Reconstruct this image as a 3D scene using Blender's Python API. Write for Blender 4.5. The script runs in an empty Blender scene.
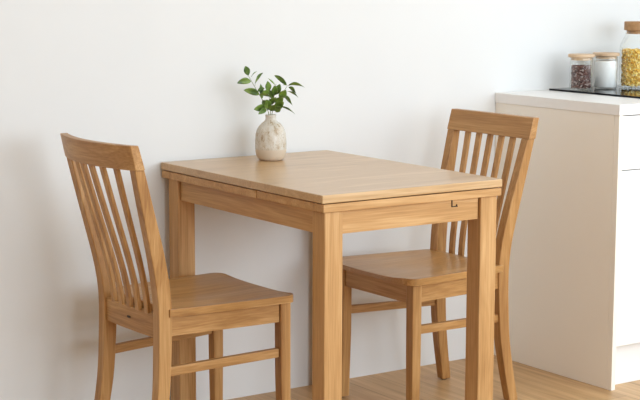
import bpy, bmesh, math, random
from mathutils import Vector, Matrix
scene = bpy.context.scene
C = scene.collection
PI = math.pi
rad = math.radians

# ------------------------------------------------------------------ materials
def mat(name):
    m = bpy.data.materials.new(name); m.use_nodes = True
    nt = m.node_tree; b = nt.nodes['Principled BSDF']
    return m, nt, b

def plain(name, col, rough=.5, noise=0.0, nscale=20, bump=0.0, metal=0.0, spec=.5):
    m, nt, b = mat(name)
    b.inputs['Base Color'].default_value = (*col, 1); b.inputs['Roughness'].default_value = rough
    b.inputs['Metallic'].default_value = metal; b.inputs['Specular IOR Level'].default_value = spec
    if noise or bump:
        tc = nt.nodes.new('ShaderNodeTexCoord'); n = nt.nodes.new('ShaderNodeTexNoise')
        n.inputs['Scale'].default_value = nscale; n.inputs['Detail'].default_value = 5
        nt.links.new(tc.outputs['Object'], n.inputs['Vector'])
        if noise:
            r = nt.nodes.new('ShaderNodeValToRGB')
            r.color_ramp.elements[0].position = .3; r.color_ramp.elements[1].position = .7
            r.color_ramp.elements[0].color = (*[c * (1 - noise) for c in col], 1)
            r.color_ramp.elements[1].color = (*[min(1, c * (1 + noise)) for c in col], 1)
            nt.links.new(n.outputs['Fac'], r.inputs['Fac']); nt.links.new(r.outputs['Color'], b.inputs['Base Color'])
        if bump:
            bp = nt.nodes.new('ShaderNodeBump'); bp.inputs['Strength'].default_value = bump; bp.inputs['Distance'].default_value = .002
            nt.links.new(n.outputs['Fac'], bp.inputs['Height']); nt.links.new(bp.outputs['Normal'], b.inputs['Normal'])
    return m

def wood(name, axis, dark, mid, light, rough=.4, scale=1.0, coat=0.0, spec=.35):
    """oak: fine fibres and broad cathedral figure running along `axis`"""
    m, nt, b = mat(name); N = nt.nodes.new; L = nt.links.new
    tc = N('ShaderNodeTexCoord'); oi = N('ShaderNodeObjectInfo')
    mp = N('ShaderNodeMapping'); s = [9 * scale] * 3; s[axis] = .75 * scale; mp.inputs['Scale'].default_value = s
    off = N('ShaderNodeVectorMath'); off.operation = 'SCALE'; off.inputs[0].default_value = (13.1, 7.7, 5.3)
    L(oi.outputs['Random'], off.inputs['Scale']); L(off.outputs[0], mp.inputs['Location'])
    L(tc.outputs['Object'], mp.inputs['Vector'])
    n1 = N('ShaderNodeTexNoise'); n1.inputs['Scale'].default_value = 1.6; n1.inputs['Detail'].default_value = 4; n1.inputs['Distortion'].default_value = 1.4
    L(mp.outputs[0], n1.inputs['Vector'])
    mp2 = N('ShaderNodeMapping'); s2 = [170 * scale] * 3; s2[axis] = 5 * scale; mp2.inputs['Scale'].default_value = s2
    L(off.outputs[0], mp2.inputs['Location']); L(tc.outputs['Object'], mp2.inputs['Vector'])
    n2 = N('ShaderNodeTexNoise'); n2.inputs['Scale'].default_value = 1.5; n2.inputs['Detail'].default_value = 3
    L(mp2.outputs[0], n2.inputs['Vector'])
    # growth-ring figure
    w = N('ShaderNodeMath'); w.operation = 'MULTIPLY'; w.inputs[1].default_value = 34; L(n1.outputs['Fac'], w.inputs[0])
    sn = N('ShaderNodeMath'); sn.operation = 'SINE'; L(w.outputs[0], sn.inputs[0])
    a = N('ShaderNodeMath'); a.operation = 'MULTIPLY_ADD'; a.inputs[1].default_value = .06; L(sn.outputs[0], a.inputs[0]); L(n1.outputs['Fac'], a.inputs[2])
    f = N('ShaderNodeMath'); f.operation = 'MULTIPLY_ADD'; f.inputs[1].default_value = .45; L(n2.outputs['Fac'], f.inputs[0])
    h = N('ShaderNodeMath'); h.operation = 'MULTIPLY'; h.inputs[1].default_value = .6; L(a.outputs[0], h.inputs[0]); L(h.outputs[0], f.inputs[2])
    r = N('ShaderNodeValToRGB'); e = r.color_ramp.elements
    e[0].position = .33; e[0].color = (*dark, 1); e[1].position = .72; e[1].color = (*light, 1)
    k = e.new(.53); k.color = (*mid, 1)
    L(f.outputs[0], r.inputs['Fac']); L(r.outputs['Color'], b.inputs['Base Color'])
    b.inputs['Roughness'].default_value = rough; b.inputs['Specular IOR Level'].default_value = spec; b.inputs['Coat Weight'].default_value = coat; b.inputs['Coat Roughness'].default_value = .25
    bp = N('ShaderNodeBump'); bp.inputs['Strength'].default_value = .12; bp.inputs['Distance'].default_value = .001
    L(n2.outputs['Fac'], bp.inputs['Height']); L(bp.outputs['Normal'], b.inputs['Normal'])
    return m

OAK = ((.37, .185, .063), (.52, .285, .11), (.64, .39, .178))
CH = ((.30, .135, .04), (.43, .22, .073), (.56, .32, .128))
lit_top_wood = wood('table_oak_top_lit', 0, (.42, .24, .10), (.55, .345, .165), (.66, .45, .25), rough=.3, coat=.28, spec=.5)  # paler, greyer than the leg oak: reflected light on the top painted in
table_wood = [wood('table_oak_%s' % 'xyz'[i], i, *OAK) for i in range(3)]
lit_seat_wood = wood('seat_oak_lit', 0, (.33, .155, .045), (.46, .24, .08), (.58, .34, .14), coat=.25, rough=.35)  # chair oak lightened so the seat tops look more brightly lit
chair_wood = [wood('chair_oak_%s' % 'xyz'[i], i, *CH) for i in range(3)]
lid_wood = wood('lid_beech', 0, (.50, .33, .19), (.62, .43, .27), (.70, .52, .35), rough=.5, scale=3)
cork_wood = wood('lid_acacia', 0, (.30, .15, .06), (.42, .23, .10), (.52, .31, .15), rough=.5, scale=3)
gap_dark = plain('dark_gap', (.05, .03, .02), .8)
bounce_paint = plain('warm_bounce_paint', (.86, .83, .775), .9, noise=.012, nscale=3, spec=.2)  # unseen walls made lighter and warmer than the back wall to bounce warm fill
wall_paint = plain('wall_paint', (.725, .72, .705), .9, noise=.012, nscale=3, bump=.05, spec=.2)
ceiling_paint = plain('ceiling_paint', (.82, .82, .81), .9)
shade_tinted_lacquer = plain('shade_tinted_lacquer', (.90, .85, .76), .45, noise=.006, nscale=6)  # white tinted beige: the warm shade on the cabinet side is in the colour
white_front = plain('white_front', (.88, .88, .87), .35)
worktop_white = plain('worktop_white', (.86, .85, .83), .4, noise=.01, nscale=40)
black_glass = plain('black_glass', (.012, .012, .014), .08, spec=.12)
black_metal = plain('black_metal', (.03, .025, .02), .4, metal=.7)
rubber = plain('rubber', (.02, .02, .02), .8)

def floor_mat():
    m, nt, b = mat('oak_floor'); N = nt.nodes.new; L = nt.links.new
    tc = N('ShaderNodeTexCoord'); mp = N('ShaderNodeMapping'); mp.inputs['Rotation'].default_value = (0, 0, PI / 2)
    L(tc.outputs['Object'], mp.inputs['Vector'])
    br = N('ShaderNodeTexBrick'); br.inputs['Scale'].default_value = 1; br.inputs['Brick Width'].default_value = 1.3
    br.inputs['Row Height'].default_value = .125; br.inputs['Mortar Size'].default_value = .0012; br.inputs['Mortar Smooth'].default_value = .3
    br.inputs['Color1'].default_value = (.45, .45, .45, 1); br.inputs['Color2'].default_value = (.62, .62, .62, 1); br.inputs['Mortar'].default_value = (.12, .12, .12, 1)
    L(mp.outputs[0], br.inputs['Vector'])
    mp2 = N('ShaderNodeMapping'); mp2.inputs['Scale'].default_value = (28, 1.6, 1); L(tc.outputs['Object'], mp2.inputs['Vector'])
    n = N('ShaderNodeTexNoise'); n.inputs['Scale'].default_value = 1.5; n.inputs['Detail'].default_value = 6; n.inputs['Distortion'].default_value = .6
    L(mp2.outputs[0], n.inputs['Vector'])
    a = N('ShaderNodeMath'); a.operation = 'MULTIPLY_ADD'; a.inputs[1].default_value = .5; L(n.outputs['Fac'], a.inputs[0])
    s = N('ShaderNodeMath'); s.operation = 'MULTIPLY'; s.inputs[1].default_value = .5; L(br.outputs['Color'], s.inputs[0]); L(s.outputs[0], a.inputs[2])
    r = N('ShaderNodeValToRGB'); e = r.color_ramp.elements
    e[0].position = .22; e[0].color = (.20, .105, .04, 1); e[1].position = .68; e[1].color = (.70, .46, .23, 1)
    k = e.new(.46); k.color = (.50, .295, .13, 1)
    L(a.outputs[0], r.inputs['Fac']); L(r.outputs['Color'], b.inputs['Base Color']); b.inputs['Roughness'].default_value = .42
    return m
oak_floor = floor_mat()

def glass_mat():
    m = bpy.data.materials.new('thin_glass'); m.use_nodes = True; nt = m.node_tree; nt.nodes.clear(); N = nt.nodes.new; L = nt.links.new
    o = N('ShaderNodeOutputMaterial'); mx = N('ShaderNodeMixShader'); t = N('ShaderNodeBsdfTransparent'); g = N('ShaderNodeBsdfGlossy')
    f = N('ShaderNodeLayerWeight'); f.inputs['Blend'].default_value = .08; t.inputs['Color'].default_value = (.99, .995, .99, 1)
    g.inputs['Roughness'].default_value = .03
    L(f.outputs['Facing'], mx.inputs['Fac']); L(t.outputs[0], mx.inputs[1]); L(g.outputs[0], mx.inputs[2]); L(mx.outputs[0], o.inputs['Surface'])
    return m
glass = glass_mat()

def vase_mat():
    m, nt, b = mat('speckled_stoneware'); N = nt.nodes.new; L = nt.links.new
    tc = N('ShaderNodeTexCoord'); sp = N('ShaderNodeSeparateXYZ'); L(tc.outputs['Object'], sp.inputs[0])
    n = N('ShaderNodeTexNoise'); n.inputs['Scale'].default_value = 60; n.inputs['Detail'].default_value = 4; n.inputs['Roughness'].default_value = .75
    mp = N('ShaderNodeMapping'); mp.inputs['Scale'].default_value = (1, 1, .45); L(tc.outputs['Object'], mp.inputs[0]); L(mp.outputs[0], n.inputs['Vector'])
    r = N('ShaderNodeValToRGB'); e = r.color_ramp.elements; e[0].position = .36; e[0].color = (.36, .26, .16, 1); e[1].position = .58; e[1].color = (.63, .58, .50, 1)
    k = e.new(.45); k.color = (.56, .48, .37, 1)
    L(n.outputs['Fac'], r.inputs['Fac'])
    v = N('ShaderNodeTexVoronoi'); v.inputs['Scale'].default_value = 190; L(tc.outputs['Object'], v.inputs['Vector'])
    lt = N('ShaderNodeMath'); lt.operation = 'LESS_THAN'; lt.inputs[1].default_value = .17; L(v.outputs['Distance'], lt.inputs[0])
    mx0 = N('ShaderNodeMixRGB'); L(lt.outputs[0], mx0.inputs['Fac']); L(r.outputs['Color'], mx0.inputs[1]); mx0.inputs[2].default_value = (.30, .20, .12, 1)
    z = N('ShaderNodeMath'); z.operation = 'LESS_THAN'; z.inputs[1].default_value = .033; L(sp.outputs['Z'], z.inputs[0])
    mx = N('ShaderNodeMixRGB'); L(z.outputs[0], mx.inputs['Fac']); L(mx0.outputs[0], mx.inputs[1]); mx.inputs[2].default_value = (.58, .47, .35, 1)
    L(mx.outputs[0], b.inputs['Base Color'])
    rr = N('ShaderNodeMath'); rr.operation = 'MULTIPLY_ADD'; rr.inputs[1].default_value = .45; rr.inputs[2].default_value = .25; L(z.outputs[0], rr.inputs[0])
    L(rr.outputs[0], b.inputs['Roughness'])
    return m
vase_clay = vase_mat()

def leaf_mat(name, c1, c2):
    m, nt, b = mat(name); N = nt.nodes.new; L = nt.links.new
    tc = N('ShaderNodeTexCoord'); n = N('ShaderNodeTexNoise'); n.inputs['Scale'].default_value = 38; n.inputs['Detail'].default_value = 2
    L(tc.outputs['Object'], n.inputs['Vector'])
    r = N('ShaderNodeValToRGB'); e = r.color_ramp.elements; e[0].position = .35; e[0].color = (*c1, 1); e[1].position = .65; e[1].color = (*c2, 1)
    L(n.outputs['Fac'], r.inputs['Fac']); L(r.outputs['Color'], b.inputs['Base Color'])
    b.inputs['Roughness'].default_value = .38; b.inputs['Subsurface Weight'].default_value = 0
    b.inputs['Transmission Weight'].default_value = 0
    return m
leaf_green = leaf_mat('leaf_green', (.05, .105, .015), (.19, .29, .045))
stem_green = plain('stem_green', (.20, .23, .09), .6)

def multi(name, cols, rough=.45):
    """one colour per mesh island"""
    m, nt, b = mat(name); N = nt.nodes.new; L = nt.links.new
    g = N('ShaderNodeNewGeometry'); r = N('ShaderNodeValToRGB'); r.color_ramp.interpolation = 'CONSTANT'
    e = r.color_ramp.elements
    while len(e) < len(cols): e.new(.5)
    for i, c in enumerate(cols): e[i].position = i / len(cols); e[i].color = (*c, 1)
    L(g.outputs['Random Per Island'], r.inputs['Fac']); L(r.outputs['Color'], b.inputs['Base Color']); b.inputs['Roughness'].default_value = rough
    return m
bean_mat = multi('bean_mix', [(.09, .04, .03), (.14, .055, .04), (.18, .07, .05), (.10, .045, .045), (.20, .13, .11), (.08, .03, .02), (.20, .09, .07), (.40, .32, .29)])
pasta_mat = multi('pasta_yellow', [(.96, .70, .18), (.97, .76, .25), (.95, .63, .13), (.98, .82, .38)], .5)
flour_mat = plain('white_flour', (.87, .86, .84), .9, noise=.02, nscale=60, bump=.3)

# ------------------------------------------------------------------ mesh helpers
def link(name, bm, m, parent=None, bevel=0.0, smooth=False, loc=None, seg=2):
    bmesh.ops.recalc_face_normals(bm, faces=bm.faces[:])
    me = bpy.data.meshes.new(name); bm.to_mesh(me); bm.free()
    me.materials.append(m)
    if smooth:
        for p in me.polygons: p.use_smooth = True
    o = bpy.data.objects.new(name, me); C.objects.link(o)
    if parent: o.parent = parent
    if loc: o.location = loc
    if bevel:
        b = o.modifiers.new('edge', 'BEVEL'); b.width = bevel; b.segments = seg; b.limit_method = 'ANGLE'; b.angle_limit = rad(35)
    return o

def thing(name, label, cat, loc=(0, 0, 0), rz=0, group=None):
    o = bpy.data.objects.new(name, None); C.objects.link(o); o.empty_display_size = .1
    o.location = loc; o.rotation_euler = (0, 0, rz); tag(o, label, cat, group); return o
def tag(o, label, cat, group=None, kind=None):
    o['label'] = label; o['category'] = cat
    if group: o['group'] = group
    if kind: o['kind'] = kind
    return o
def struct(o): o['kind'] = 'structure'; return o

def box(bm, x0, x1, y0, y1, z0, z1):
    v = [bm.verts.new((x, y, z)) for z in (z0, z1) for x, y in ((x0, y0), (x1, y0), (x1, y1), (x0, y1))]
    for f in ((3, 2, 1, 0), (4, 5, 6, 7), (0, 1, 5, 4), (1, 2, 6, 5), (2, 3, 7, 6), (3, 0, 4, 7)): bm.faces.new([v[i] for i in f])
    return v
def boxo(name, a, m, parent=None, bevel=.0015):
    bm = bmesh.new(); box(bm, *a); return link(name, bm, m, parent, bevel)
def loft(bm, sections):
    """sections: lists of equal-length closed rings; caps both ends"""
    rs = [[bm.verts.new(p) for p in s] for s in sections]; n = len(rs[0])
    for a, b in zip(rs, rs[1:]):
        for i in range(n): bm.faces.new((a[i], a[(i + 1) % n], b[(i + 1) % n], b[i]))
    bm.faces.new(rs[0][::-1]); bm.faces.new(rs[-1])
def lathe(bm, prof, seg=40, cx=0, cy=0, cap_start=True, cap_end=True):
    rs = []
    for r, z in prof:
        rs.append([bm.verts.new((cx + r * math.cos(2 * PI * i / seg), cy + r * math.sin(2 * PI * i / seg), z)) for i in range(seg)])
    for a, b in zip(rs, rs[1:]):
        for i in range(seg): bm.faces.new((a[i], a[(i + 1) % seg], b[(i + 1) % seg], b[i]))
    if cap_start: bm.faces.new(rs[0][::-1])
    if cap_end: bm.faces.new(rs[-1])
def spline(pts, x):
    """piecewise interpolation with Catmull-Rom through (x, y)"""
    pts = sorted(pts)
    if x <= pts[0][0]: return pts[0][1]
    if x >= pts[-1][0]: return pts[-1][1]
    for i in range(len(pts) - 1):
        if pts[i][0] <= x <= pts[i + 1][0]: break
    p1, p2 = pts[i], pts[i + 1]; p0 = pts[max(i - 1, 0)]; p3 = pts[min(i + 2, len(pts) - 1)]
    h = p2[0] - p1[0]; t = (x - p1[0]) / h
    m1 = (p2[1] - p0[1]) / (p2[0] - p0[0]) * h; m2 = (p3[1] - p1[1]) / (p3[0] - p1[0]) * h
    return (2*t**3 - 3*t*t + 1) * p1[1] + (t**3 - 2*t*t + t) * m1 + (-2*t**3 + 3*t*t) * p2[1] + (t**3 - t*t) * m2

# ------------------------------------------------------------------ room
X0, X1, Y0, ZC = -4.3, 3.05, -4.9, 2.7
struct(boxo('floor', (X0 - .1, X1 + .1, Y0 - .1, .1, -.1, 0), oak_floor, bevel=0))
struct(boxo('wall_back', (X0, X1, 0, .1, 0, ZC), wall_paint, bevel=0))
struct(boxo('wall_left', (X0 - .1, X0, Y0, .1, 0, ZC), bounce_paint, bevel=0))
struct(boxo('ceiling', (X0 - .1, X1 + .1, Y0 - .1, .1, ZC, ZC + .1), ceiling_paint, bevel=0))
# right wall and front wall with window openings
def wall_with_hole(name, axis, c, a0, a1, h0, h1, z0, z1):
    bm = bmesh.new()
    for r in ((a0, h0, 0, ZC), (h1, a1, 0, ZC), (h0, h1, 0, z0), (h0, h1, z1, ZC)):
        if axis == 'x': box(bm, c, c + .1, r[0], r[1], r[2], r[3])
        else: box(bm, r[0], r[1], c - .1, c, r[2], r[3])
    return struct(link(name, bm, bounce_paint))
WR = (-4.5, -.9, .8, 2.62)
WF = (-.6, 2.9, .6, 2.62)
wall_with_hole('wall_right', 'x', X1, Y0, .1, *WR)
wall_with_hole('wall_front', 'y', Y0, X0, X1, *WF)
def window(name, axis, c, h0, h1, z0, z1):
    w = bpy.data.objects.new(name, None); C.objects.link(w); struct(w)
    bm = bmesh.new(); t = .05; mid = (h0 + h1) / 2
    for a, b, lo, hi in ((h0, h0 + t, z0, z1), (h1 - t, h1, z0, z1), (h0 + t, h1 - t, z0, z0 + t), (h0 + t, h1 - t, z1 - t, z1), (mid - t / 2, mid + t / 2, z0 + t, z1 - t)):
        if axis == 'x': box(bm, c + .03, c + .08, a, b, lo, hi)
        else: box(bm, a, b, c - .08, c - .03, lo, hi)
    link('window_frame', bm, shade_tinted_lacquer, w)
    return w
window('window_1', 'x', X1, *WR)
window('window_2', 'y', Y0, *WF)

# ------------------------------------------------------------------ table
TX, TY, TW, TD, TH = .3445, -.008, .5888, .8347, .75
def make_table():
    t = thing('dining_table', 'square-legged oak extending dining table against the white wall, vase on top', 'table', (TX, TY, 0))
    W, D, H = TW, -TD, TH
    th, lf = .0215, .021
    boxo('tabletop', (0, W, D, 0, H - th, H), lit_top_wood, t, .002)
    # two pull-out leaves under the top, meeting part way along the side
    seam = D + .317
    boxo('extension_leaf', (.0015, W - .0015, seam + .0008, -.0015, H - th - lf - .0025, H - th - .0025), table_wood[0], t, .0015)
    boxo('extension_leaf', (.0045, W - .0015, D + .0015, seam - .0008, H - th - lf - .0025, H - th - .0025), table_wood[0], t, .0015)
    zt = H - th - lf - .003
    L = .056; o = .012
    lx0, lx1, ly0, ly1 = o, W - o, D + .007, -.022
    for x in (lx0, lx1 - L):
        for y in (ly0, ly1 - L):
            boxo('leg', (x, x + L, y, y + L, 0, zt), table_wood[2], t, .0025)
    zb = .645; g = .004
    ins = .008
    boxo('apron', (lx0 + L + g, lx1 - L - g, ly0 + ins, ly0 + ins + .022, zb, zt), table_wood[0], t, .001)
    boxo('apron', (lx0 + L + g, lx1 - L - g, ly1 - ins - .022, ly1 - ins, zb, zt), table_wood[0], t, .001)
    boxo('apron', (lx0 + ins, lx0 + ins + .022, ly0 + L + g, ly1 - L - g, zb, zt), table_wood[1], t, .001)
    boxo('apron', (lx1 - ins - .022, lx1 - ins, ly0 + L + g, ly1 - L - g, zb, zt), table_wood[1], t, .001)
    # leaf latch on the front apron
    bm = bmesh.new(); lx = .425; y = ly0 + ins
    box(bm, lx, lx + .0028, y - .002, y + .002, zt - .020, zt - .001)
    box(bm, lx + .0028, lx + .021, y - .002, y + .002, zt - .020, zt - .0178)
    box(bm, lx + .016, lx + .0185, y - .003, y + .002, zt - .0178, zt - .0135)
    link('latch', bm, black_metal, t, .0005)['label'] = 'small dark metal latch'
    return t
make_table()

# ------------------------------------------------------------------ chairs
BACK = [(0, -.038), (.10, -.020), (.20, -.006), (.30, -.001), (.38, .001), (.43, 0), (.49, -.007), (.56, -.021), (.64, -.040), (.72, -.059), (.80, -.077), (.868, -.092)]
DEPTH = [(0, .033), (.2, .036), (.35, .039), (.45, .040), (.59, .039), (.70, .034), (.80, .028), (.868, .023)]
def make_chair(label, loc, rz, hF=.193, hR=.168, hT=.195, hB=.172, sd=.425, sz=.43, tz=.866, bow=.036, far_extra=0.0, lean=0.0):
    REAR = [(z, x + lean * max(0, z - .43) / .43) for z, x in BACK]
    t = thing('dining_chair', label, 'chair', loc, rz, None)
    lw = .034
    def half(z):                       # outer half width of the rear posts
        return spline([(0, hB), (.2, hR + .001), (sz, hR), (.62, hR + (hT - hR) * .42), (tz, hT)], z)
    rail_h = .064; pt = tz - rail_h
    # rear legs that run up into the back posts
    for s in (-1, 1):
        bm = bmesh.new(); secs = []
        n = 26
        for i in range(n + 1):
            z = pt * i / n; x = spline(REAR, z); d = spline(DEPTH, z); y = half(z)
            w = lw * (.86 + .14 * min(1, z / .2)) if z < .2 else spline([(.2, lw), (.45, lw), (.6, .031), (.87, .030)], z)
            secs.append([(x, s * y, z), (x + d, s * y, z), (x + d, s * (y - w), z), (x, s * (y - w), z)])
        loft(bm, secs); link('rear_leg', bm, chair_wood[2], t, .0025)
        bm = bmesh.new(); x = spline(REAR, 0)
        lathe(bm, [(.010, -.0), (.010, .003)], 16, x + .017, s * (hB - .014))
        for v in bm.verts: v.co.z -= .003
        link('foot_pad', bm, rubber, t)
    # curved top rail
    bm = bmesh.new(); secs = []
    n = 24
    for i in range(n + 1):
        u = -1 + 2 * i / n; y = u * hT; b = -bow * (1 - u * u)
        xb, xt = spline(REAR, pt), spline(REAR, tz); db, dt = spline(DEPTH, pt), spline(DEPTH, tz)
        secs.append([(xb + b, y, pt), (xb + b + db, y, pt), (xt + b + dt, y, tz), (xt + b, y, tz)])
    loft(bm, secs); link('top_rail', bm, chair_wood[1], t, .002)
    # rear seat rail
    zr = sz - .018; rx = .008
    bm = bmesh.new(); secs = []; hy = hR - lw + .002
    for i in range(13):
        u = -1 + 2 * i / 12; b = -.006 * (1 - u * u) * (bow / .045)
        secs.append([(rx + b, u * hy, zr - .062), (rx + b + .024, u * hy, zr - .062), (rx + b + .024, u * hy, zr), (rx + b, u * hy, zr)])
    loft(bm, secs); r = link('back_seat_rail', bm, chair_wood[1], t, .001)
    bm = bmesh.new(); box(bm, -.0055, -.002, -.010, .006, zr - .030, zr - .0245)
    for v in bm.verts: v.co.x += rx + .004 - .006 * (bow / .045)
    link('peg', bm, gap_dark, r)['label'] = 'dark wooden peg'
    # five slats
    ns = 5
    for k in range(ns):
        u = (k + 1) * 2 / (ns + 1) - 1
        bm = bmesh.new(); secs = []
        z0, z1 = zr - .004, pt + .006
        for i in range(15):
            f = i / 14; z = z0 + (z1 - z0) * f
            yi = (half(z) - lw) * u * 1.02
            b = -(bow * f + .006 * (bow / .045) * (1 - f)) * (1 - u * u)
            x = spline(REAR, z) + b + .007; w = .0103; d = .0110
            secs.append([(x, yi - w, z), (x + d, yi - w, z), (x + d, yi + w, z), (x, yi + w, z)])
        loft(bm, secs); link('back_slat', bm, chair_wood[2], t, .002)
    # front legs (slight taper towards the floor)
    fx = sd - .020; fo = hF - .004
    for s in (-1, 1):
        bm = bmesh.new(); secs = []
        for z, w in ((0, .028), (.20, .032), (sz - .022, .033)):
            secs.append([(fx, s * fo, z), (fx - w, s * fo, z), (fx - w, s * (fo - w), z), (fx, s * (fo - w), z)])
        loft(bm, secs); link('front_leg', bm, chair_wood[2], t, .0025)
    # seat rails and stretchers
    za, zb2 = sz - .022, sz - .074
    boxo('front_seat_rail', (fx - .028, fx - .006, -(fo - .034), fo - .034, zb2 - .004, za), chair_wood[1], t, .001)
    def bar(name, s, z0, z1, ins, w, dz=0.0):
        xa, xb = .034, fx - .034; ya, yb = s * (half(z0) - ins), s * (fo - ins)
        bm = bmesh.new()
        loft(bm, [[(xa, ya, z0 - dz), (xa, ya - s * w, z0 - dz), (xa, ya - s * w, z1 - dz), (xa, ya, z1 - dz)], [(xb, yb, z0), (xb, yb - s * w, z0), (xb, yb - s * w, z1), (xb, yb, z1)]])
        return link(name, bm, chair_wood[0], t, .0015)
    for s in (-1, 1):
        bar('side_seat_rail', s, zb2, za, .006, .020)
        bar('stretcher', s, .258, .2825, .008, .017, .009)
    # saddle seat
    bm = bmesh.new(); NX, NY = 28, 24; thk = .021
    x0, x1 = .030, sd
    def outline_half(x):               # plan half width incl. rounded front corners
        f = (x - x0) / (x1 - x0); w = (hR + .006) + (hF + .010 - hR - .006) * f ** .8
        R = .035
        if x > x1 - R: w -= R - math.sqrt(max(0, R * R - (x - (x1 - R)) ** 2))
        return w
    top = []; bot = []
    for i in range(NX + 1):
        f = i / NX; f = 1 - (1 - f) ** 1.6; x = x0 + (x1 - x0) * f; hw = outline_half(x)
        ra = []; rb = []
        for j in range(NY + 1):
            v = -1 + 2 * j / NY; y = v * hw - (far_extra * f * max(0, -v))
            e = max(0, 1 - abs(v) ** 3); fl = math.sin(PI * min(1, max(0, (f - .02) / .96)))
            dip = .010 * e * fl * (1 + .25 * math.cos(2 * PI * v)) + .0045 * (1 - e) * 0
            dip += .008 * (f ** 6) * e
            fx_edge = x + (-.006 * (1 - e) * f ** 8)
            ra.append(bm.verts.new((fx_edge, y, sz - dip))); rb.append(bm.verts.new((x - .004 * f ** 12, y * (1 - .012), sz - thk)))
        top.append(ra); bot.append(rb)
    for i in range(NX):
        for j in range(NY):
            bm.faces.new((top[i][j], top[i + 1][j], top[i + 1][j + 1], top[i][j + 1]))
            bm.faces.new((bot[i][j], bot[i][j + 1], bot[i + 1][j + 1], bot[i + 1][j]))
    for i in range(NX):
        bm.faces.new((top[i][0], bot[i][0], bot[i + 1][0], top[i + 1][0])); bm.faces.new((top[i][NY], top[i + 1][NY], bot[i + 1][NY], bot[i][NY]))
    for j in range(NY):
        bm.faces.new((top[0][j], top[0][j + 1], bot[0][j + 1], bot[0][j])); bm.faces.new((top[NX][j], bot[NX][j], bot[NX][j + 1], top[NX][j + 1]))
    s_ = link('seat', bm, lit_seat_wood, t, .003)
    for p in s_.data.polygons: p.use_smooth = abs(p.normal.z) > .8
    return t
make_chair('oak slat-back dining chair left of the table, its back towards the camera', (.0513, -.3514, .003), .024, sd=.420)
make_chair('oak slat-back dining chair right of the table, partly behind it, facing left', (1.264, -.3328, .003), 3.159,
           far_extra=.028, lean=.007, hF=.190, hR=.166, hT=.191, hB=.174, sd=.408, sz=.427, tz=.868, bow=.002)

# ------------------------------------------------------------------ kitchen cabinet
CX, CD, CHt = 1.6272, .5811, .9014
def make_cabinet():
    t = thing('kitchen_base_cabinet', 'white kitchen base cabinet with drawer and door against the wall', 'cabinet', (CX, 0, 0))
    D = -CD; zt = CHt - .034; W = 1.2
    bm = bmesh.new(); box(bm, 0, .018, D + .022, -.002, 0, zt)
    link('side_panel', bm, shade_tinted_lacquer, t, .0006)
    boxo('front_strip', (0, .0165, D, D + .0212, 0, zt), shade_tinted_lacquer, t, .0006)
    boxo('carcass', (.019, W, D + .045, -.002, .139, zt - .001), shade_tinted_lacquer, t, .001)
    boxo('plinth', (.019, W, D + .046, D + .062, 0, .1385), white_front, t, .001)
    for i in range(2):
        a, b = .0185 + i * .60, .0185 + i * .60 + .597
        d = boxo('drawer', (a, b, D + .002, D + .021, .697, zt - .003), white_front, t, .001)
        d = boxo('door', (a, b, D + .002, D + .021, .139, .694), white_front, t, .001)
    return t
make_cabinet()
wt = boxo('worktop', (CX - .003, CX + 1.23, -CD - .003, -.001, CHt - .0337, CHt), worktop_white, None, .0015)
tag(wt, 'pale white worktop lying on the kitchen cabinet', 'worktop')

hb = thing('glass_hob', 'flat black glass hob plate on the white worktop under the jars', 'hob', (1.848, -.022, CHt))
boxo('glass_plate', (0, .62, -.50, 0, .0005, .0065), black_glass, hb, .001)
HZ = CHt + .0066

def jar_shell(name, prof, wall=.0022, parent=None):
    """closed thin-walled glass vessel from an outer profile"""
    bm = bmesh.new()
    inner = [(max(.0005, r - wall), z + (.004 if k == 0 else 0)) for k, (r, z) in enumerate(prof)]
    lathe(bm, prof + inner[::-1], 44)
    return link(name, bm, glass, parent, 0, True)

def make_small_jar(label, loc, r, h, group):
    t = thing('storage_jar', label, 'jar', loc, 0, group)
    jar_shell('glass_body', [(r * .93, 0), (r, .004), (r, h * .885), (r * .97, h * .915)], parent=t)
    bm = bmesh.new(); lathe(bm, [(r * .89, h * .835), (r * .89, h * .917), (r * 1.12, h * .917), (r * 1.15, h * .930), (r * 1.15, h * .985), (r * 1.11, h), (.001, h)], 44)
    l = link('lid', bm, lid_wood, t, 0, False)
    return t
J1 = (1.8805, -.1425, HZ); J2 = (2.0205, -.117, HZ); J3 = (2.1235, -.1605, HZ)
make_small_jar('squat glass jar of dark red beans, leftmost on the hob', J1, .0388, .122, 'glass storage jars with wooden lids')
make_small_jar('squat glass jar filled with white flour between beans and pasta', J2, .0400, .122, 'glass storage jars with wooden lids')
t = thing('storage_jar', 'tall glass bottle jar full of yellow pasta with thick wooden stopper', 'jar', J3, 0, 'glass storage jars with wooden lids')
jar_shell('glass_body', [(.055, 0), (.059, .004), (.060, .010), (.060, .135), (.058, .150), (.050, .166), (.043, .180), (.041, .190), (.041, .198)], parent=t)
bm = bmesh.new(); lathe(bm, [(.037, .186), (.037, .1985), (.045, .1985), (.046, .200), (.046, .226), (.044, .228), (.001, .228)], 44)
link('stopper', bm, cork_wood, t)

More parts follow.
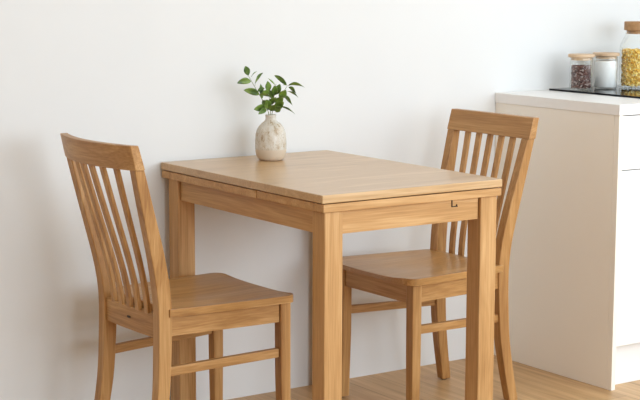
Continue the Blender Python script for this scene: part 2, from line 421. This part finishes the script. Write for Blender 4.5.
rnd = random.Random(4)
def pile(name, label, cat, loc, r, h, n, maker, m):
    bm = bmesh.new()
    for i in range(n):
        q = rnd.random(); ang = rnd.random() * 2 * PI
        rr = r * (math.sqrt(rnd.random()) if q < .3 else (.86 + .14 * rnd.random()))
        z = h * rnd.random() if q < .85 else h * (.95 + .05 * rnd.random())
        if q >= .85: rr = r * math.sqrt(rnd.random())
        M = Matrix.Translation((rr * math.cos(ang), rr * math.sin(ang), z)) @ Matrix.Rotation(rnd.random() * 6.28, 4, Vector((rnd.random() - .5, rnd.random() - .5, rnd.random() - .5)).normalized())
        maker(bm, M)
    lathe(bm, [(r - .004, 0), (r - .004, h)], 24)
    o = link(name, bm, m, None, 0, True, loc); tag(o, label, cat, kind='stuff'); return o
def bean(bm, M):
    bmesh.ops.create_icosphere(bm, subdivisions=1, radius=1, matrix=M @ Matrix.Diagonal((.0048, .0031, .0026, 1)))
def macaroni(bm, M):
    # short bent tube
    n, k = 6, 4; rs = []
    for i in range(k + 1):
        a = (-.5 + i / k) * 2.0; c = Vector((.0058 * math.sin(a), .0058 * math.cos(a) - .004, 0)); rad_ = Vector((math.sin(a), math.cos(a), 0))
        rs.append([bm.verts.new(M @ (c + .0026 * (rad_ * math.cos(2*PI*j/n) + Vector((0, 0, 1)) * math.sin(2*PI*j/n)))) for j in range(n)])
    for a, b in zip(rs, rs[1:]):
        for j in range(n): bm.faces.new((a[j], a[(j+1) % n], b[(j+1) % n], b[j]))
pile('dried_beans', 'dark red and pale dried beans inside the leftmost glass jar', 'beans', (J1[0], J1[1], J1[2] + .009), .0388 - .0022 - .006, .073, 1700, bean, bean_mat)
pile('dried_pasta', 'yellow dried pasta tubes inside the tall glass jar', 'pasta', (J3[0], J3[1], J3[2] + .0105), .060 - .0022 - .0100, .119, 2200, macaroni, pasta_mat)
bm = bmesh.new(); lathe(bm, [(.0355, .0045), (.0372, .007), (.0372, .092), (.0355, .0945), (.018, .0965), (.002, .0955)], 44)
tag(link('flour', bm, flour_mat, None, 0, True, J2), 'fine white flour filling the middle glass jar', 'flour', kind='stuff')

# ------------------------------------------------------------------ vase and sprigs
VX, VY = .642, -.138
vase = thing('bud_vase', 'speckled cream stoneware vase on the oak table top', 'vase', (VX, VY, TH + .0005))
bm = bmesh.new()
outer = [(.030, 0), (.0345, .0015), (.0390, .007), (.0425, .016), (.0446, .028), (.0452, .040), (.0450, .060), (.0438, .076), (.0405, .089), (.0345, .100), (.0270, .1085), (.0195, .1145), (.0160, .1190), (.0152, .1240), (.0152, .1300), (.0160, .1330), (.0152, .1342), (.0138, .1332)]
inner = [(.0128, .1290), (.0130, .1230), (.0220, .107), (.036, .088), (.0405, .06), (.040, .03), (.034, .010), (.004, .008)]
lathe(bm, [(r * 1.03, z) for r, z in outer] + inner, 56)
link('body', bm, vase_clay, vase, 0, True)
bm = bmesh.new(); lathe(bm, [(.029, -.0004), (.029, .0006)], 40); link('foot_ring', bm, plain('raw_clay', (.50, .40, .30), .9), vase)

RT = Vector((.8257, -.5641, 0)); DP = Vector((.5641, .8257, 0)); SC = 340.0
def P(u, v, d):                        # offset from the vase axis: across, up, and into the room depth
    return RT * ((u - 271.2) / SC) + DP * d + Vector((0, 0, (160.2 - v) / SC))
def tube(bm, pts, r0, r1, n=7):
    rs = []; N = len(pts)
    for i, p in enumerate(pts):
        tdir = (pts[min(i + 1, N - 1)] - pts[max(i - 1, 0)]).normalized(); a = tdir.cross(Vector((.3, .5, .1))).normalized(); b = tdir.cross(a)
        r = r0 + (r1 - r0) * i / (N - 1)
        rs.append([p + r * (a * math.cos(2*PI*j/n) + b * math.sin(2*PI*j/n)) for j in range(n)])
    loft(bm, rs)
def smooth_path(pts, k=6):
    out = []
    for i in range(len(pts) - 1):
        p0, p1, p2, p3 = pts[max(i-1, 0)], pts[i], pts[i+1], pts[min(i+2, len(pts)-1)]
        for s in range(k):
            t = s / k; out.append(.5 * ((2*p1) + (p2-p0)*t + (2*p0-5*p1+4*p2-p3)*t*t + (3*p1-p0-3*p2+p3)*t**3))
    out.append(pts[-1]); return out
def leaf(bm, base, tip, w, roll, droop, fold=.25):
    ax = tip - base; Ln = ax.length; d = ax.normalized()
    up = Vector((0, 0, 1)); side = d.cross(up)
    side = d.cross(DP).normalized()
    nrm = side.cross(d).normalized()
    if nrm.dot(DP) > 0: nrm = -nrm
    M = Matrix.Rotation((roll - 1.05) * 1.1, 3, d); side = M @ side; nrm = M @ nrm
    n = 9; rows = []
    for i in range(n + 1):
        f = i / n; hw = .56 * w * (math.sin(PI * f ** .85) ** .85) if 0 < f < 1 else 0
        c = base + d * Ln * f + Vector((0, 0, 1)) * (abs(droop) * .7 * Ln * 4 * f * (1 - f))
        wav = .04 * w * math.sin(f * 9)
        if hw == 0: rows.append([bm.verts.new(c)])
        else: rows.append([bm.verts.new(c + side * hw * k + nrm * (abs(k) * hw * fold + wav * k)) for k in (-1, -.5, 0, .5, 1)])
    for a, b in zip(rows, rows[1:]):
        if len(a) == 1:
            for j in range(4): bm.faces.new((a[0], b[j], b[j + 1]))
        elif len(b) == 1:
            for j in range(4): bm.faces.new((a[j], b[0], a[j + 1]))
        else:
            for j in range(4): bm.faces.new((a[j], b[j], b[j + 1], a[j + 1]))
plant = thing('leafy_branches', 'fresh green leafy branches standing in the stoneware vase', 'plant', (VX, VY, TH + .0005))
def sprig(stems, leaves, twigs=()):
    bm = bmesh.new()
    for st in stems: tube(bm, smooth_path([P(*q) for q in st]), .0013, .0006)
    for a, b in twigs: tube(bm, [P(*a), P(*b)], .0006, .0005, 5)
    st = link('stem', bm, stem_green, plant, 0, True)
    bm = bmesh.new()
    for (bu, bv, bd), (tu, tv, td), w, roll, droop in leaves:
        leaf(bm, P(bu, bv, bd), P(tu, tv, td), w / SC, roll, droop)
    f = link('foliage', bm, leaf_green, st, 0, True)
    so = f.modifiers.new('thick', 'SOLIDIFY'); so.thickness = .0005
sprig(
      [[(270.5, 150, 0), (269.5, 116, 0), (265, 104, -.004), (260, 94.5, -.008), (255, 86, -.010), (251, 79, -.010), (248.6, 75, -.008)]],
      [((248.8, 75.5, -.008), (246, 66.0, .004), 5.6, 1.2, .05), ((251.8, 81.2, -.010), (237.8, 82.8, -.025), 6.0, .9, .16),
       ((260, 94.4, -.008), (244.4, 89.4, -.03), 6.4, .9, .12), ((255.6, 83.5, -.010), (263.5, 73.0, .01), 4.6, -.9, .14),
       ((251.5, 77, -.009), (257.5, 71.5, .005), 2.8, -.6, .1), ((259.5, 95, -.008), (273.5, 97, -.03), 5.5, -.9, .12),
       ((262.5, 99, -.006), (261, 84, .012), 4.2, 1.5, .08), ((266, 108, -.004), (254.6, 108.6, -.03), 7.0, .8, .12), ((267, 109, -.004), (259, 113.5, -.03), 5.0, .9, .1), ((263, 100, -.006), (268.5, 108.0, -.02), 5.0, 1.2, .05), ((258, 91, -.009), (265, 88.5, .012), 3.6, 1.0, .08)],
      [((255.6, 85.5, -.010), (255.6, 83.5, -.01))])
sprig(
      [[(271.2, 150, .003), (271.0, 116, .003), (270, 104, .002), (269.5, 94, 0), (268.8, 88, 0)], [(270.3, 108, .002), (274, 98, .006), (275.8, 88, .008), (276.4, 84, .01)]],
      [((268.8, 92.0, 0), (268, 80.6, -.008), 6.0, 1.5, .06), ((276, 85.5, .01), (268.3, 78.4, .02), 3.0, -.7, -.12),
       ((275.2, 95.5, .006), (274.8, 85.0, -.012), 6.6, 1.4, .06), ((276, 95, .008), (280.5, 83.8, 0), 6.2, 1.2, .06), ((270, 108.5, .002), (266.2, 99.0, -.022), 7.0, 1.3, .08),
       ((270.5, 106, .002), (276.5, 96.5, -.02), 6.6, -1.3, .08), ((269, 94, 0), (263.5, 90.5, -.02), 5.0, .9, .1), ((271, 111, .003), (275.5, 103.5, -.03), 6.0, 1.2, .05), ((273.5, 99, .006), (269.8, 90.5, .02), 5.0, .9, .06), ((271, 110, .003), (265.5, 104, .02), 5.0, 1.1, .06)])
sprig(
      [[(271.8, 150, -.003), (272.3, 116, -.003), (275, 106, -.006), (280, 97, -.006), (285, 90, -.004), (288, 85.4, 0)]],
      [((287.4, 85.0, 0), (274.6, 75.6, .012), 4.6, .7, .14), ((288.4, 85.6, 0), (305.2, 87.0, -.015), 5.6, -.9, .18),
       ((289, 87.2, 0), (296.6, 93.0, -.012), 5.4, -1.0, .12), ((287.5, 91, -.003), (298.6, 97.6, .01), 4.2, -.8, .12),
       ((283.5, 95.5, -.005), (293, 104.6, -.025), 5.6, -1.0, .12), ((280, 106.5, -.005), (295.6, 113.3, -.02), 4.2, -.8, .12),
       ((280.5, 98.5, -.006), (286.6, 89.0, -.022), 7.0, 1.3, .06), ((276, 108.5, -.005), (284.5, 101.0, -.028), 7.6, 1.0, .08), ((276.5, 104, -.006), (284, 96.8, -.028), 6.6, 1.1, .08),
       ((280, 98.5, -.006), (288.0, 96.2, -.024), 5.0, -.9, .1), ((283.5, 84.8, 0), (288, 85.2, 0), 2.0, -.9, .1), ((276.5, 112, -.005), (281, 105, -.03), 6.0, 1.0, .08)],
      [((274, 111, -.004), (280, 106.5, -.005))])

# ------------------------------------------------------------------ light: daylight through the two windows
def area(name, loc, rot, sx, sy, power, col):
    l = bpy.data.lights.new(name, 'AREA'); l.shape = 'RECTANGLE'; l.size = sx; l.size_y = sy; l.energy = power; l.color = col
    o = bpy.data.objects.new(name, l); C.objects.link(o); o.location = loc; o.rotation_euler = rot; return o
area('window_daylight_right', (X1 + .02, (WR[0] + WR[1]) / 2, (WR[2] + WR[3]) / 2), (0, rad(90), 0), WR[3] - WR[2] - .12, WR[1] - WR[0] - .12, 39, (.77, .90, 1))
area('window_daylight_front', ((WF[0] + WF[1]) / 2, Y0 - .02, (WF[2] + WF[3]) / 2), (rad(90), 0, 0), WF[1] - WF[0] - .12, WF[3] - WF[2] - .12, 128, (.77, .89, 1))
w = bpy.data.worlds.new('daylight_sky'); scene.world = w; w.use_nodes = True
w.node_tree.nodes['Background'].inputs['Color'].default_value = (.85, .93, 1, 1); w.node_tree.nodes['Background'].inputs['Strength'].default_value = 1.0

# ------------------------------------------------------------------ camera
cam = bpy.data.cameras.new('camera'); co = bpy.data.objects.new('camera', cam); C.objects.link(co)
cam.sensor_fit = 'HORIZONTAL'; cam.sensor_width = 36; cam.lens = 1582.6472 / 640 * 36; cam.clip_start = .05
yaw, pitch, roll = rad(34.3435), rad(8.2102), rad(.1811)
fw = Vector((math.sin(yaw) * math.cos(pitch), math.cos(yaw) * math.cos(pitch), -math.sin(pitch)))
rt = Vector((math.cos(yaw), -math.sin(yaw), 0)); up = rt.cross(fw)
rt2 = rt * math.cos(roll) + up * math.sin(roll); up2 = -rt * math.sin(roll) + up * math.cos(roll)
M = Matrix((rt2, up2, -fw)).transposed().to_4x4(); M.translation = (-1.8617, -4.0608, 1.302)
co.matrix_world = M
scene.camera = co
vs = scene.view_settings
vs.view_transform = 'Standard'; vs.look = 'None'; vs.gamma = 1; vs.use_curve_mapping = False; vs.exposure = 0.06
scene.cycles.max_bounces = 12; scene.cycles.diffuse_bounces = 8; scene.cycles.transparent_max_bounces = 16
scene.cycles.use_denoising = True
